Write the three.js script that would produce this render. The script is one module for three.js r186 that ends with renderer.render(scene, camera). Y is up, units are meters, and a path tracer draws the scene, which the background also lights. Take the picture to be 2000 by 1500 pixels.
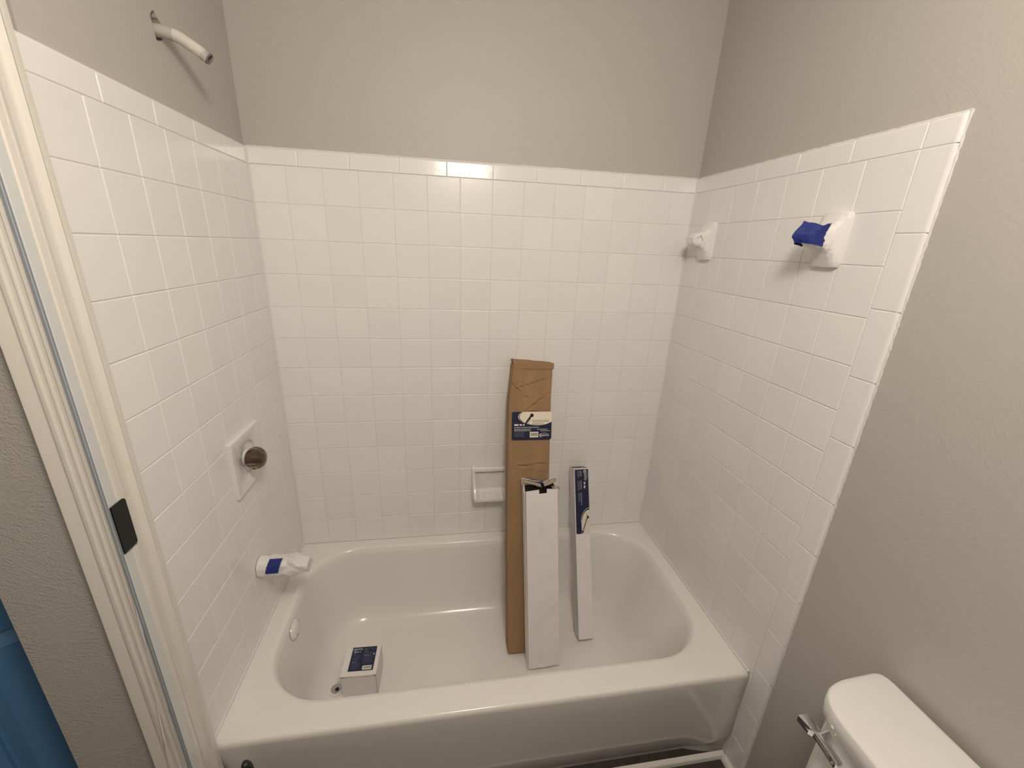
import * as THREE from 'three';
import { mergeGeometries, mergeVertices, toCreasedNormals } from 'three/addons/utils/BufferGeometryUtils.js';
import { RoundedBoxGeometry } from 'three/addons/geometries/RoundedBoxGeometry.js';
import { ImprovedNoise } from 'three/addons/math/ImprovedNoise.js';
import { Brush, Evaluator, SUBTRACTION } from 'three-bvh-csg';

// ------------------------------------------------------------ camera, exposure, light
const W = 1.5073, S = 0.1095, Y0 = 1.81, DECK = 0.386, BASIN = 0.055;   // room width, tile pitch, height of the first field row, tub deck, tub floor
const scene = new THREE.Scene();
scene.background = new THREE.Color(0, 0, 0);
const camera = new THREE.PerspectiveCamera(2 * Math.atan(750 / 813.2) * 180 / Math.PI, 2000 / 1500, 0.02, 30);
{
  const m = new THREE.Matrix4().set(
    0.9873, 0.0127, -0.1585, 0, 0.0403, 0.9441, 0.3272, 0, 0.1538, -0.3294, 0.9316, 0, 0, 0, 0, 1);
  camera.quaternion.setFromRotationMatrix(m).normalize();
  camera.position.set(0.5849, 1.5999, 1.5512);
  camera.setViewOffset(2000, 1500, 4.5, -13.4, 2000, 1500);
}
scene.add(camera);
const renderer = new THREE.WebGLRenderer({ antialias: true });
renderer.toneMapping = THREE.LinearToneMapping;
renderer.toneMappingExposure = 0.298;
renderer.shadowMap.enabled = true;
const LAMP = new THREE.Vector3(0.74, 2.22, 1.53);
const LAMP_COLOUR = new THREE.Color().setRGB(1, 0.885, 0.765);
const LAMP_POWER = 10.2;

// ------------------------------------------------------------ helpers
let seed = 20240611;
const rnd = () => { seed = (seed * 1664525 + 1013904223) >>> 0; return seed / 4294967296; };
const rr = (a, b) => a + (b - a) * rnd();
const perlin = new ImprovedNoise();
const noise = (x, y, z = 0) => perlin.noise(x + 31.7, y + 17.3, z + 5.1);
const smooth = (a, b, t) => { t = Math.min(1, Math.max(0, (t - a) / (b - a))); return t * t * (3 - 2 * t); };
const lerp = (a, b, t) => a + (b - a) * t;
const taken = new Map();
function numbered(name) { const n = taken.get(name) || 0; taken.set(name, n + 1); return n ? `${name}_${String(n).padStart(3, '0')}` : name; }
function shade(o) { o.traverse(c => { if (c.isMesh) { c.castShadow = true; c.receiveShadow = true; } }); return o; }
function part(name, geo, mat, parent) { const m = new THREE.Mesh(geo, mat); m.name = name; m.castShadow = m.receiveShadow = true; parent.add(m); return m; }
function thing(name, label, category, pos = [0, 0, 0], group) {
  const g = new THREE.Group(); g.name = numbered(name); g.position.set(...pos); g.userData = { label, category };
  if (group) g.userData.group = group; scene.add(g); return g;
}
function struct(name, label, geo, mat, category = 'wall') {
  const m = geo ? new THREE.Mesh(geo, mat) : new THREE.Group(); m.name = name; m.castShadow = m.receiveShadow = true;
  m.userData = { kind: 'structure', label, category }; scene.add(m); return m;
}
function metreUV(g) {   // uv in metres by the dominant axis of the normal
  g = g.index ? g.toNonIndexed() : g; g.computeVertexNormals();
  const p = g.attributes.position, n = g.attributes.normal, uv = new Float32Array(p.count * 2);
  for (let i = 0; i < p.count; i++) {
    const ax = Math.abs(n.getX(i)), ay = Math.abs(n.getY(i)), az = Math.abs(n.getZ(i));
    if (ax >= ay && ax >= az) { uv[2 * i] = p.getZ(i); uv[2 * i + 1] = p.getY(i); }
    else if (ay >= az) { uv[2 * i] = p.getX(i); uv[2 * i + 1] = p.getZ(i); }
    else { uv[2 * i] = p.getX(i); uv[2 * i + 1] = p.getY(i); }
  }
  g.setAttribute('uv', new THREE.BufferAttribute(uv, 2)); return g;
}
const box = (x0, x1, y0, y1, z0, z1) => new THREE.BoxGeometry(x1 - x0, y1 - y0, z1 - z0).translate((x0 + x1) / 2, (y0 + y1) / 2, (z0 + z1) / 2);
const rbox = (x0, x1, y0, y1, z0, z1, r = 0.004, seg = 3) => new RoundedBoxGeometry(x1 - x0, y1 - y0, z1 - z0, seg, r).translate((x0 + x1) / 2, (y0 + y1) / 2, (z0 + z1) / 2);
const bare = g => { g = g.index ? g.toNonIndexed() : g; for (const k of Object.keys(g.attributes)) if (!['position', 'normal', 'uv'].includes(k)) g.deleteAttribute(k); return g; };
const join = list => mergeGeometries(list.map(bare));
function loft(rings, { closed = true, capA = false, capB = false, crease = 0.7 } = {}) {   // rings of points, all of one length
  const n = rings[0].length, pos = [], uv = [], idx = [];
  rings.forEach((r, j) => r.forEach((p, i) => { pos.push(p.x, p.y, p.z); uv.push(i / n, j / (rings.length - 1)); }));
  const m = closed ? n : n - 1;
  for (let j = 0; j + 1 < rings.length; j++) for (let i = 0; i < m; i++) {
    const a = j * n + i, b = j * n + (i + 1) % n, c = a + n, d = b + n;
    idx.push(a, b, d, a, d, c);
  }
  const cap = (j, flip) => {
    const c = rings[j].reduce((s, p) => s.add(p), new THREE.Vector3()).multiplyScalar(1 / n), k = pos.length / 3;
    pos.push(c.x, c.y, c.z); uv.push(0.5, 0.5);
    for (let i = 0; i < n; i++) { const a = j * n + i, b = j * n + (i + 1) % n; flip ? idx.push(k, b, a) : idx.push(k, a, b); }
  };
  if (capA) cap(0, true); if (capB) cap(rings.length - 1, false);
  let g = new THREE.BufferGeometry();
  g.setAttribute('position', new THREE.Float32BufferAttribute(pos, 3)); g.setAttribute('uv', new THREE.Float32BufferAttribute(uv, 2)); g.setIndex(idx);
  if (capA && capB) {   // closed solids always face outwards
    let vol = 0; const P = k => V(pos[3 * k], pos[3 * k + 1], pos[3 * k + 2]);
    for (let i = 0; i < idx.length; i += 3) vol += P(idx[i]).dot(P(idx[i + 1]).cross(P(idx[i + 2])));
    if (vol < 0) { for (let i = 0; i < idx.length; i += 3) { const q = idx[i]; idx[i] = idx[i + 1]; idx[i + 1] = q; } g.setIndex(idx); }
  }
  return toCreasedNormals(g, crease);
}
const V = (x, y, z) => new THREE.Vector3(x, y, z);
function superRing(cx, cy, a, b, n, e, map) {   // superellipse ring handed to map(u, v)
  const r = [];
  for (let i = 0; i < n; i++) { const t = i / n * Math.PI * 2, c = Math.cos(t), s = Math.sin(t); r.push(map(cx + a * Math.sign(c) * Math.abs(c) ** (2 / e), cy + b * Math.sign(s) * Math.abs(s) ** (2 / e))); }
  return r;
}
function roundRectRing(x0, x1, z0, z1, r, y, n = 12) {   // 4*(n+1)+4*8 points, counter-clockwise seen from above
  const pts = [], rad = Array.isArray(r) ? r : [r, r, r, r];
  const cs = [[x1 - rad[0], z1 - rad[0], 0, rad[0]], [x0 + rad[1], z1 - rad[1], 1, rad[1]], [x0 + rad[2], z0 + rad[2], 2, rad[2]], [x1 - rad[3], z0 + rad[3], 3, rad[3]]];
  cs.forEach(([cx, cz, q, ra], k) => {
    for (let i = 0; i <= n; i++) { const t = (q + i / n) * Math.PI / 2; pts.push(V(cx + ra * Math.cos(t), y, cz + ra * Math.sin(t))); }
    const a = pts[pts.length - 1], nx = cs[(k + 1) % 4], t = nx[2] * Math.PI / 2, b = V(nx[0] + nx[3] * Math.cos(t), y, nx[1] + nx[3] * Math.sin(t));
    for (let i = 1; i <= 23; i++) pts.push(a.clone().lerp(b, i / 24));
  });
  return pts.reverse();
}
function bentSheet(nu, nv, f, thick = 0.0008) {   // a sheet with real thickness over f(u, v)
  const top = [], eps = 1e-3;
  for (let j = 0; j <= nv; j++) for (let i = 0; i <= nu; i++) {
    const u = i / nu, v = j / nv, p = f(u, v), a = f(Math.min(1, u + eps), v).sub(f(Math.max(0, u - eps), v)), b = f(u, Math.min(1, v + eps)).sub(f(u, Math.max(0, v - eps)));
    top.push([p, a.cross(b).normalize()]);
  }
  const pos = [], uv = [], idx = [], n = nu + 1, N = top.length;
  for (const s of [0, 1]) top.forEach(([p, q], k) => { const r = p.clone().addScaledVector(q, -s * thick); pos.push(r.x, r.y, r.z); uv.push((k % n) / nu, Math.floor(k / n) / nv); });
  for (let j = 0; j < nv; j++) for (let i = 0; i < nu; i++) {
    const a = j * n + i, b = a + 1, c = a + n, d = c + 1;
    idx.push(a, b, d, a, d, c, N + a, N + d, N + b, N + a, N + c, N + d);
  }
  const edge = (a, b) => idx.push(a, N + a, N + b, a, N + b, b);
  for (let i = 0; i < nu; i++) { edge(i, i + 1); edge(nv * n + i + 1, nv * n + i); }
  for (let j = 0; j < nv; j++) { edge((j + 1) * n, j * n); edge(j * n + nu, (j + 1) * n + nu); }
  const g = new THREE.BufferGeometry();
  g.setAttribute('position', new THREE.Float32BufferAttribute(pos, 3)); g.setAttribute('uv', new THREE.Float32BufferAttribute(uv, 2)); g.setIndex(idx);
  return toCreasedNormals(g, 0.9);
}
function tubeOf(points, r, seg = 48, rad = 14, closedEnds = true) {
  const c = new THREE.CatmullRomCurve3(points.map(p => V(...p)));
  const list = [new THREE.TubeGeometry(c, seg, r, rad, false)];
  return join(list);
}
// ------------------------------------------------------------ textures
function dataTex(n, f, srgb = false, repeat = 1) {   // f(u, v) in 0..1, wraps
  const d = new Uint8Array(n * n * 4);
  for (let j = 0; j < n; j++) for (let i = 0; i < n; i++) {
    const v = f(i / n, j / n), c = Array.isArray(v) ? v : [v, v, v], k = (j * n + i) * 4;
    for (let q = 0; q < 3; q++) d[k + q] = Math.max(0, Math.min(255, Math.round(c[q] * 255))); d[k + 3] = 255;
  }
  const t = new THREE.DataTexture(d, n, n); t.wrapS = t.wrapT = THREE.RepeatWrapping; t.magFilter = THREE.LinearFilter; t.minFilter = THREE.LinearMipmapLinearFilter; t.generateMipmaps = true;
  if (srgb) t.colorSpace = THREE.SRGBColorSpace; t.repeat.set(repeat, repeat); t.needsUpdate = true; return t;
}
function wrapNoise(u, v, f, k = 0) {   // noise that tiles over the unit square
  const a = u * Math.PI * 2, b = v * Math.PI * 2, R = f / (Math.PI * 2);
  return perlin.noise(Math.cos(a) * R + 40 + k * 7.3, Math.sin(a) * R + 12 + Math.cos(b) * R * 1.13, Math.sin(b) * R + 9 + k * 3.1);
}
const paintBump = dataTex(512, (u, v) => 0.5 + 0.3 * wrapNoise(u, v, 90) + 0.2 * wrapNoise(u, v, 30, 2) + 0.15 * wrapNoise(u, v, 8, 4), false, 2.5);
const knockBump = dataTex(512, (u, v) => { const a = wrapNoise(u, v * 2.0, 22, 1), b = wrapNoise(u, v, 80, 5), c = wrapNoise(u, v, 150, 8); return 0.45 + 0.25 * smooth(-0.05, 0.3, a + 0.3 * b) + 0.3 * b + 0.4 * c; }, false, 3.2);
const glazeBump = dataTex(256, (u, v) => 0.5 + 0.35 * wrapNoise(u, v, 10) + 0.15 * wrapNoise(u, v, 40, 3), false, 6);
const cardTone = dataTex(256, (u, v) => { const q = 1 + 0.06 * wrapNoise(u, v, 9) + 0.05 * wrapNoise(u, v * 3, 60, 2) + 0.02 * (rnd() - 0.5); return [0.59 * q, 0.475 * q, 0.35 * q]; }, true, 1);
const whiteCardTone = dataTex(256, (u, v) => { const q = 1 + 0.018 * wrapNoise(u, v, 7) + 0.03 * Math.min(0, wrapNoise(u, v, 26, 3)); return [0.90 * q, 0.885 * q, 0.885 * q]; }, true, 1);
const floorTone = dataTex(512, (u, v) => { const g = 0.5 + 0.5 * wrapNoise(u * 6, v, 20, 1), h = 0.5 + 0.5 * wrapNoise(u, v, 60, 2); const q = 0.16 + 0.10 * g + 0.05 * h; return [q * 1.05, q * 0.92, q * 0.88]; }, true, 1);
function canvasTex(w, h, draw) {
  const c = document.createElement('canvas'); c.width = w; c.height = h; const x = c.getContext('2d'); draw(x, w, h);
  const t = new THREE.CanvasTexture(c); t.colorSpace = THREE.SRGBColorSpace; t.needsUpdate = true; return t;
}
// ------------------------------------------------------------ materials
const std = (o) => new THREE.MeshStandardMaterial(o);
const rgb = (r, g, b) => new THREE.Color().setRGB(r, g, b);
const phys = (o) => new THREE.MeshPhysicalMaterial(o);
const M = {
  paint: std({ color: rgb(0.475, 0.455, 0.42), roughness: 0.5, bumpMap: paintBump, bumpScale: 0.0006 }),
  knock: std({ color: rgb(0.50, 0.485, 0.45), roughness: 0.75, bumpMap: knockBump, bumpScale: 0.0009 }),
  ceiling: std({ color: rgb(0.75, 0.74, 0.72), roughness: 0.9, bumpMap: paintBump, bumpScale: 0.0015 }),
  grout: std({ color: rgb(0.74, 0.725, 0.70), roughness: 0.85 }),
  tiles: [0, 1, 2].map(i => std({ color: rgb(0.82 + 0.012 * i, 0.815 + 0.012 * i, 0.80 + 0.011 * i), roughness: 0.24, bumpMap: glazeBump, bumpScale: 0.0002 })),
  bullnose: std({ color: rgb(0.83, 0.825, 0.81), roughness: 0.16, bumpMap: glazeBump, bumpScale: 0.0002 }),
  tub: std({ color: rgb(0.80, 0.785, 0.75), roughness: 0.14 }),
  ceramic: std({ color: rgb(0.80, 0.79, 0.77), roughness: 0.1 }),
  trim: std({ color: rgb(0.74, 0.715, 0.66), roughness: 0.28, bumpMap: paintBump, bumpScale: 0.0003 }),
  gapShade: std({ color: rgb(0.38, 0.44, 0.52), roughness: 0.5 }),  // blue-grey of the shadow gap beside the latch strip
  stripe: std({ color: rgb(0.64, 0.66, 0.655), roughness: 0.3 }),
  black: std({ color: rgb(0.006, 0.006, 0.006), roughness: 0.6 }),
  floor: std({ map: floorTone, roughness: 0.5 }),
  card: std({ map: cardTone, roughness: 0.9 }),
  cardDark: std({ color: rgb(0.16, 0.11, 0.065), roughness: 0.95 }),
  whiteCard: std({ map: whiteCardTone, roughness: 0.75 }),
  greyCard: std({ color: rgb(0.34, 0.27, 0.21), roughness: 0.9 }),
  tape: std({ color: rgb(0.006, 0.020, 0.17), roughness: 0.7 }),
  plastic: phys({ color: rgb(0.84, 0.84, 0.84), roughness: 0.3, transmission: 0.18, thickness: 0 }),
  acrylic: phys({ color: rgb(0.9, 0.86, 0.82), roughness: 0.08, transmission: 1, thickness: 0.03, ior: 1.49, attenuationColor: rgb(0.5, 0.42, 0.36), attenuationDistance: 0.035 }),
  chrome: std({ color: rgb(0.78, 0.78, 0.79), roughness: 0.08, metalness: 1 }),
  steel: std({ color: rgb(0.5, 0.5, 0.5), roughness: 0.3, metalness: 1 }),
  pipeWhite: std({ color: rgb(0.74, 0.72, 0.66), roughness: 0.6, bumpMap: paintBump, bumpScale: 0.001 }),
  blue: std({ color: rgb(0.085, 0.22, 0.43), roughness: 0.35 }),  // one even blue over the whole cabinet
  glow: std({ color: rgb(0.9, 0.9, 0.88), roughness: 0.4, emissive: LAMP_COLOUR.clone(), emissiveIntensity: 3 }),
  rubber: std({ color: rgb(0.008, 0.007, 0.007), roughness: 0.45 }),
};
// ------------------------------------------------------------ tiles
const tileCache = new Map();
function tileGeo(w, h, bull = '') {   // glazed tile: origin at its middle, face at z = 0; bull names the rounded long edges (t, r)
  const key = `${w.toFixed(4)}_${h.toFixed(4)}_${bull}`;
  if (tileCache.has(key)) return tileCache.get(key);
  const soft = [[0, 0.0018, 1.05], [0.0007, 0.0006, 0.58], [0.0022, 0, 0]], round = [[0, 0.0075, 1.5], [0.0012, 0.004, 1.0], [0.0035, 0.0014, 0.5], [0.008, 0, 0]];
  const axis = (len, low, high) => [...low.map(([d, z, a]) => [-len / 2 + d, z, -a]), ...high.slice().reverse().map(([d, z, a]) => [len / 2 - d, z, a])];
  const us = axis(w, bull.includes('l') ? round : soft, bull.includes('r') ? round : soft), vs = axis(h, soft, bull.includes('t') ? round : soft);
  const pos = [], nor = [], uv = [], idx = [], n = us.length;
  for (const [y, dy, ay] of vs) for (const [x, dx, ax] of us) {
    pos.push(x, y, -Math.max(dx, dy)); const k = V(Math.sin(ax) * (dx >= dy || ay === 0 ? 1 : 0.3), Math.sin(ay) * (dy >= dx || ax === 0 ? 1 : 0.3), Math.max(0.15, Math.min(Math.cos(ax), Math.cos(ay)))).normalize();
    nor.push(k.x, k.y, k.z); uv.push(x + 0.37 * w, y + 0.61 * h);
  }
  for (let j = 0; j + 1 < vs.length; j++) for (let i = 0; i + 1 < n; i++) { const a = j * n + i; idx.push(a, a + 1, a + n + 1, a, a + n + 1, a + n); }
  const g = new THREE.BufferGeometry();
  g.setAttribute('position', new THREE.Float32BufferAttribute(pos, 3)); g.setAttribute('normal', new THREE.Float32BufferAttribute(nor, 3)); g.setAttribute('uv', new THREE.Float32BufferAttribute(uv, 2)); g.setIndex(idx);
  tileCache.set(key, g); return g;
}
const GAP = 0.0013;
function laidTile(parent, place, u0, u1, y0, y1, bull, lean = 0) {   // u runs along the wall, place(u) gives position and turn
  const w = u1 - u0 - GAP, h = y1 - y0 - GAP; if (w < 0.004 || h < 0.004) return;
  const m = part('tile', tileGeo(+w.toFixed(4), +h.toFixed(4), bull), bull ? M.bullnose : M.tiles[Math.floor(rnd() * 3)], parent);
  const [p, turn] = place((u0 + u1) / 2); m.position.set(p[0], (y0 + y1) / 2, p[1]);
  m.rotation.set(rr(-0.0022, 0.0022) - lean, rr(-0.0022, 0.0022), 0); m.rotation.order = 'YXZ'; m.rotation.y += turn;
}
const rowY = r => Y0 - r * S, TOP = Y0 + 0.0515;
const tileBottom = DECK + 0.004;

// ------------------------------------------------------------ the setting
const CEIL = 2.44, PB = 0.0075;   // painted faces lie this far behind the tile faces
struct('floor', 'dark wood-look plank floor in front of the tub', metreUV(box(-1.75, W + 0.15, -0.05, 0, -0.2, 2.75)), M.floor, 'floor');
struct('ceiling', 'white textured ceiling of the bathroom', metreUV(box(-1.75, W + 0.15, CEIL, CEIL + 0.05, -0.2, 2.75)), M.ceiling, 'ceiling');
const wallBack = struct('wall_back', 'greige painted wall with white square tile behind the tub', metreUV(box(-0.22, W + 0.13, 0, CEIL, -0.12, -PB)), M.paint);
const wallRight = struct('wall_right', 'greige painted wall with white tile beside tub and toilet', metreUV(box(W + PB, W + 0.13, 0, CEIL, -PB, 2.7)), M.paint);
struct('wall_near', 'greige painted wall behind the viewer', metreUV(box(-1.75, W + 0.13, 0, CEIL, 2.62, 2.74)), M.paint);
struct('wall_far_left', 'greige painted wall far to the left', metreUV(box(-1.75, -1.62, 0, CEIL, -0.12, 2.62)), M.paint);
struct('wall_recess', 'greige painted wall behind the blue cabinet', metreUV(box(-1.62, -0.22, 0, CEIL, -0.12, 0.0)), M.paint);
struct('wall_end', 'rough textured grey wall end left of the white casing', metreUV(box(-0.214, -0.0508, 0, CEIL, 0.72, 0.828)), M.knock);
// left wall, with the ragged hole for the shower arm cut into it
let wallLeft;
{
  const ev = new Evaluator(); ev.useGroups = false;
  const slab = new Brush(box(-0.214, -PB, 0, CEIL, -PB, 0.72)); slab.updateMatrixWorld();
  const sh = new THREE.Shape(); for (let i = 0; i < 18; i++) { const t = i / 18 * 6.2832, r = 0.0215 * (1 + 0.12 * Math.sin(3 * t + 1) + 0.1 * Math.sin(5 * t)), x = r * 0.82 * Math.cos(t), y = r * 1.25 * Math.sin(t) + 0.004; i ? sh.lineTo(x, y) : sh.moveTo(x, y); }
  const cut = new Brush(new THREE.ExtrudeGeometry(sh, { depth: 0.07, bevelEnabled: false }).rotateY(Math.PI / 2).translate(-0.06, 2.008, 0.352)); cut.updateMatrixWorld();
  const r = ev.evaluate(slab, cut, SUBTRACTION);
  wallLeft = struct('wall_left', 'greige painted wall with white tile and shower fittings', metreUV(bare(r.geometry)), M.paint);
}
// tile fields
{
  const back = u => [[u, 0], 0], left = z => [[0, z], Math.PI / 2], right = z => [[W, z], -Math.PI / 2];
  const a = 0.1034, c = 0.0884;
  const colsB = [0]; for (let k = 0; k <= 12; k++) colsB.push(a + k * S); colsB.push(W);
  const colsL = [0]; for (let k = 0; k < 6; k++) colsL.push(c + k * S); colsL.push(0.765);
  const colsR = []; for (let k = 0; k <= 7; k++) colsR.push(k * S);
  for (const [wall, cols, place] of [[wallBack, colsB, back], [wallLeft, colsL, left], [wallRight, colsR, right]])
    for (let r = 0; r < 13; r++) for (let i = 0; i + 1 < cols.length; i++) laidTile(wall, place, cols[i], cols[i + 1], r === 12 ? tileBottom : rowY(r + 1), rowY(r), '');
  const run = (start, step, end) => { const l = [0]; for (let u = start; u < end - 0.01; u += step) l.push(u); l.push(end); return l; };
  for (const [wall, cols, place] of [[wallBack, run(0.1445, 0.1541, W), back], [wallLeft, run(0.136, 0.1513, 0.765), left], [wallRight, run(0.1565, 0.1525, 7 * S), right]])
    for (let i = 0; i + 1 < cols.length; i++) laidTile(wall, place, cols[i], cols[i + 1], Y0, TOP, 't', place === back ? 0.046 : 0.01);
  laidTile(wallRight, right, 7 * S, 0.829, Y0, TOP, 'tr');
  for (let k = 0; k < 12; k++) laidTile(wallRight, right, 7 * S, 0.829, Math.max(0.004, Y0 - 0.1533 * (k + 1)), Y0 - 0.1533 * k, 'r');
  for (const [y0, y1] of [[0.278, 0.386], [0.168, 0.278], [0.06, 0.168], [0.004, 0.06]]) laidTile(wallRight, right, 0.757, 7 * S, y0, y1, '');
  // grout bed behind the joints
  const gd = 0.0017;
  part('grout', box(0, W, DECK, TOP - 0.003, -PB - 0.002, -gd), M.grout, wallBack);
  part('grout', box(-PB - 0.002, -gd, DECK, TOP - 0.003, 0, 0.765), M.grout, wallLeft);
  part('grout', join([box(W + gd, W + PB + 0.002, 0.004, TOP - 0.003, 0, 0.825)]), M.grout, wallRight);
  // lumpy white caulk along the outer edges of the tile, rounded caulk in the corners and on the tub
  const bead = (pts, r, wob, n = 110) => { const c = new THREE.CatmullRomCurve3(pts.map(p => V(...p)), false, 'catmullrom', 0); const list = [];
    for (let i = 0; i <= n; i++) { const p = c.getPointAt(i / n), t = c.getTangentAt(i / n), q = V(t.y, t.z, t.x), s = t.clone().cross(q).normalize(), o = t.clone().cross(s), k = r * (1 + wob * (noise(i * 0.9, r * 900) + 0.6 * noise(i * 2.3, 4)));
      list.push(Array.from({ length: 8 }, (_, j) => p.clone().addScaledVector(s, k * Math.cos(j * 0.7854)).addScaledVector(o, k * Math.sin(j * 0.7854)))); }
    return loft(list, { capA: true, capB: true, crease: 1.2 }); };
  part('caulk_line', join([bead([[W + PB, TOP, 0.0], [W + PB, TOP, 0.42], [W + PB, TOP, 0.829]], 0.0016, 0.9), bead([[W + PB, TOP, 0.829], [W + PB, 1.0, 0.829], [W + PB, 0.02, 0.829]], 0.0022, 0.9, 260)]), M.grout, wallRight);
  part('caulk_line', bead([[0, TOP - 0.001, -PB], [0.7, TOP - 0.001, -PB], [W, TOP - 0.001, -PB]], 0.0014, 0.8), M.grout, wallBack);
  part('caulk_line', join([bead([[0.001, DECK, 0.001], [0.001, 1.2, 0.001], [0.001, TOP - 0.004, 0.001]], 0.0035, 0.1), bead([[0, DECK + 0.003, 0], [0, DECK + 0.003, 0.4], [0, DECK + 0.003, 0.752]], 0.004, 0.1)]), M.grout, wallLeft);
  part('caulk_line', join([bead([[W - 0.001, DECK, 0.001], [W - 0.001, 1.2, 0.001], [W - 0.001, TOP - 0.004, 0.001]], 0.0035, 0.1), bead([[W, DECK + 0.003, 0], [W, DECK + 0.003, 0.4], [W, DECK + 0.003, 0.752]], 0.004, 0.1)]), M.grout, wallRight);
  part('caulk_line', bead([[0, DECK + 0.003, 0], [0.7, DECK + 0.003, 0], [W, DECK + 0.003, 0]], 0.004, 0.1), M.grout, wallBack);
}
// door frame at the end of the left wall: an upright moulding swept along y
{
  const d = struct('door_1', 'white moulded door frame upright beside the left tile wall', null, null, 'door frame');
  const sweep = (prof, y0, y1) => { const sh = new THREE.Shape(prof.map(([x, z]) => new THREE.Vector2(x, -z))); return toCreasedNormals(new THREE.ExtrudeGeometry(sh, { depth: y1 - y0, bevelEnabled: false, curveSegments: 4 }).rotateX(-Math.PI / 2).translate(0, y0, 0), 0.5); };
  part('casing', sweep([[-0.02, 0.752], [0.009, 0.752], [0.0125, 0.7545], [0.0135, 0.760], [0.0135, 0.768], [0.0165, 0.772], [0.018, 0.776], [0.0165, 0.780], [0.0130, 0.784], [0.0115, 0.790], [0.0120, 0.797], [0.0145, 0.803], [0.0165, 0.807], [0.0165, 0.810], [0.0125, 0.8115], [-0.02, 0.8115]], 0, 2.1), M.trim, d);
  part('jamb', sweep([[-0.05, 0.8115], [0.0150, 0.8115], [0.0160, 0.8130], [0.0160, 0.822], [0.0140, 0.8235], [0.0140, 0.826], [-0.05, 0.826]], 0, 2.1), M.trim, d);
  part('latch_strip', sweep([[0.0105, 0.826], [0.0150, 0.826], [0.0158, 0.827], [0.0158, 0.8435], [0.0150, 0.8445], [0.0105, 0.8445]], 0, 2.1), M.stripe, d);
  part('gap_shade_line', sweep([[0.0060, 0.8385], [0.0060, 0.8432], [0.0150, 0.8452], [0.0150, 0.8440], [0.0105, 0.8385]], 0, 2.1), M.gapShade, d).userData.label = 'thin blue-grey line along the latch strip';  // added strip, its colour stands in for the shadow gap here
  part('door_stop', sweep([[0.0100, 0.80], [0.0100, 0.8395], [0.0090, 0.8400], [-0.0005, 0.8375], [-0.0015, 0.840], [-0.0035, 0.8405], [-0.0050, 0.838], [-0.0115, 0.8385], [-0.0125, 0.8415], [-0.0145, 0.842], [-0.0160, 0.840], [-0.0225, 0.8405], [-0.0235, 0.8450], [-0.0275, 0.8460], [-0.0300, 0.8445], [-0.0320, 0.8440], [-0.0480, 0.8500], [-0.0505, 0.8505], [-0.0515, 0.8490], [-0.0515, 0.80]], 0, 2.1), M.trim, d);
  // black strike plate: rounded towards the room, square at the back
  const sh = new THREE.Shape(); const z0 = 0.8125, z1 = 0.8452, y0 = 1.052, y1 = 1.147, r = 0.006;
  sh.moveTo(-z1, y0); sh.lineTo(-z0 - r, y0); sh.quadraticCurveTo(-z0, y0, -z0, y0 + r); sh.lineTo(-z0, y1 - r); sh.quadraticCurveTo(-z0, y1, -z0 - r, y1); sh.lineTo(-z1, y1);
  part('strike_plate', new THREE.ExtrudeGeometry(sh, { depth: 0.002, bevelEnabled: true, bevelSize: 0.0006, bevelThickness: 0.0006, bevelSegments: 2 }).rotateY(Math.PI / 2).translate(0.0168, 0, 0), M.black, d).userData.label = 'black metal strike plate';
  // raised white streaks down the lower stop
  const run = (xA, xB, zA, zB, yA, yB, w) => loft(Array.from({ length: 21 }, (_, i) => { const t = i / 20, k = w * Math.sin(Math.PI * (0.04 + 0.92 * t)) ** 0.5 * (0.75 + 0.5 * smooth(0.3, 0.55, t) - 0.35 * smooth(0.7, 1, t)); return superRing(0, 0, k, 0.0022 * Math.sin(Math.PI * (0.06 + 0.88 * t)) ** 0.6, 10, 2, (u, v) => V(lerp(xA, xB, t) + u + 0.0008 * noise(i * 0.3, 2), lerp(yA, yB, t), lerp(zA, zB, t) + v)); }), { capA: true, capB: true, crease: 1.4 });
  part('white_streak', run(0.0050, -0.0015, 0.8405, 0.8402, 0.955, 0.815, 0.0022), M.tub, d);
  part('white_streak', run(-0.0149, -0.0285, 0.8420, 0.8468, 0.665, 0.440, 0.0032), M.tub, d);
  part('white_streak', run(0.0014, -0.0040, 0.8395, 0.8408, 0.656, 0.570, 0.0012), M.tub, d);
}
struct('trim_1', 'white quarter-round moulding along the foot of the tub apron', (() => { const s = new THREE.Shape(); s.moveTo(0, 0); s.lineTo(0.016, 0); s.quadraticCurveTo(0.016, 0.018, 0, 0.018); return toCreasedNormals(new THREE.ExtrudeGeometry(s, { depth: W - 0.012, bevelEnabled: false }).rotateY(-Math.PI / 2).translate(W - 0.001, 0, 0.7475), 0.6).scale(1, 1, 1); })(), M.trim, 'trim');
struct('trim_2', 'white quarter-round moulding along the foot of the right wall', (() => { const s = new THREE.Shape(); s.moveTo(0, 0); s.lineTo(-0.016, 0); s.quadraticCurveTo(-0.016, 0.018, 0, 0.018); return toCreasedNormals(new THREE.ExtrudeGeometry(s, { depth: 1.85, bevelEnabled: false }).translate(W, 0, 0.7635), 0.6); })(), M.trim, 'trim');

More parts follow.
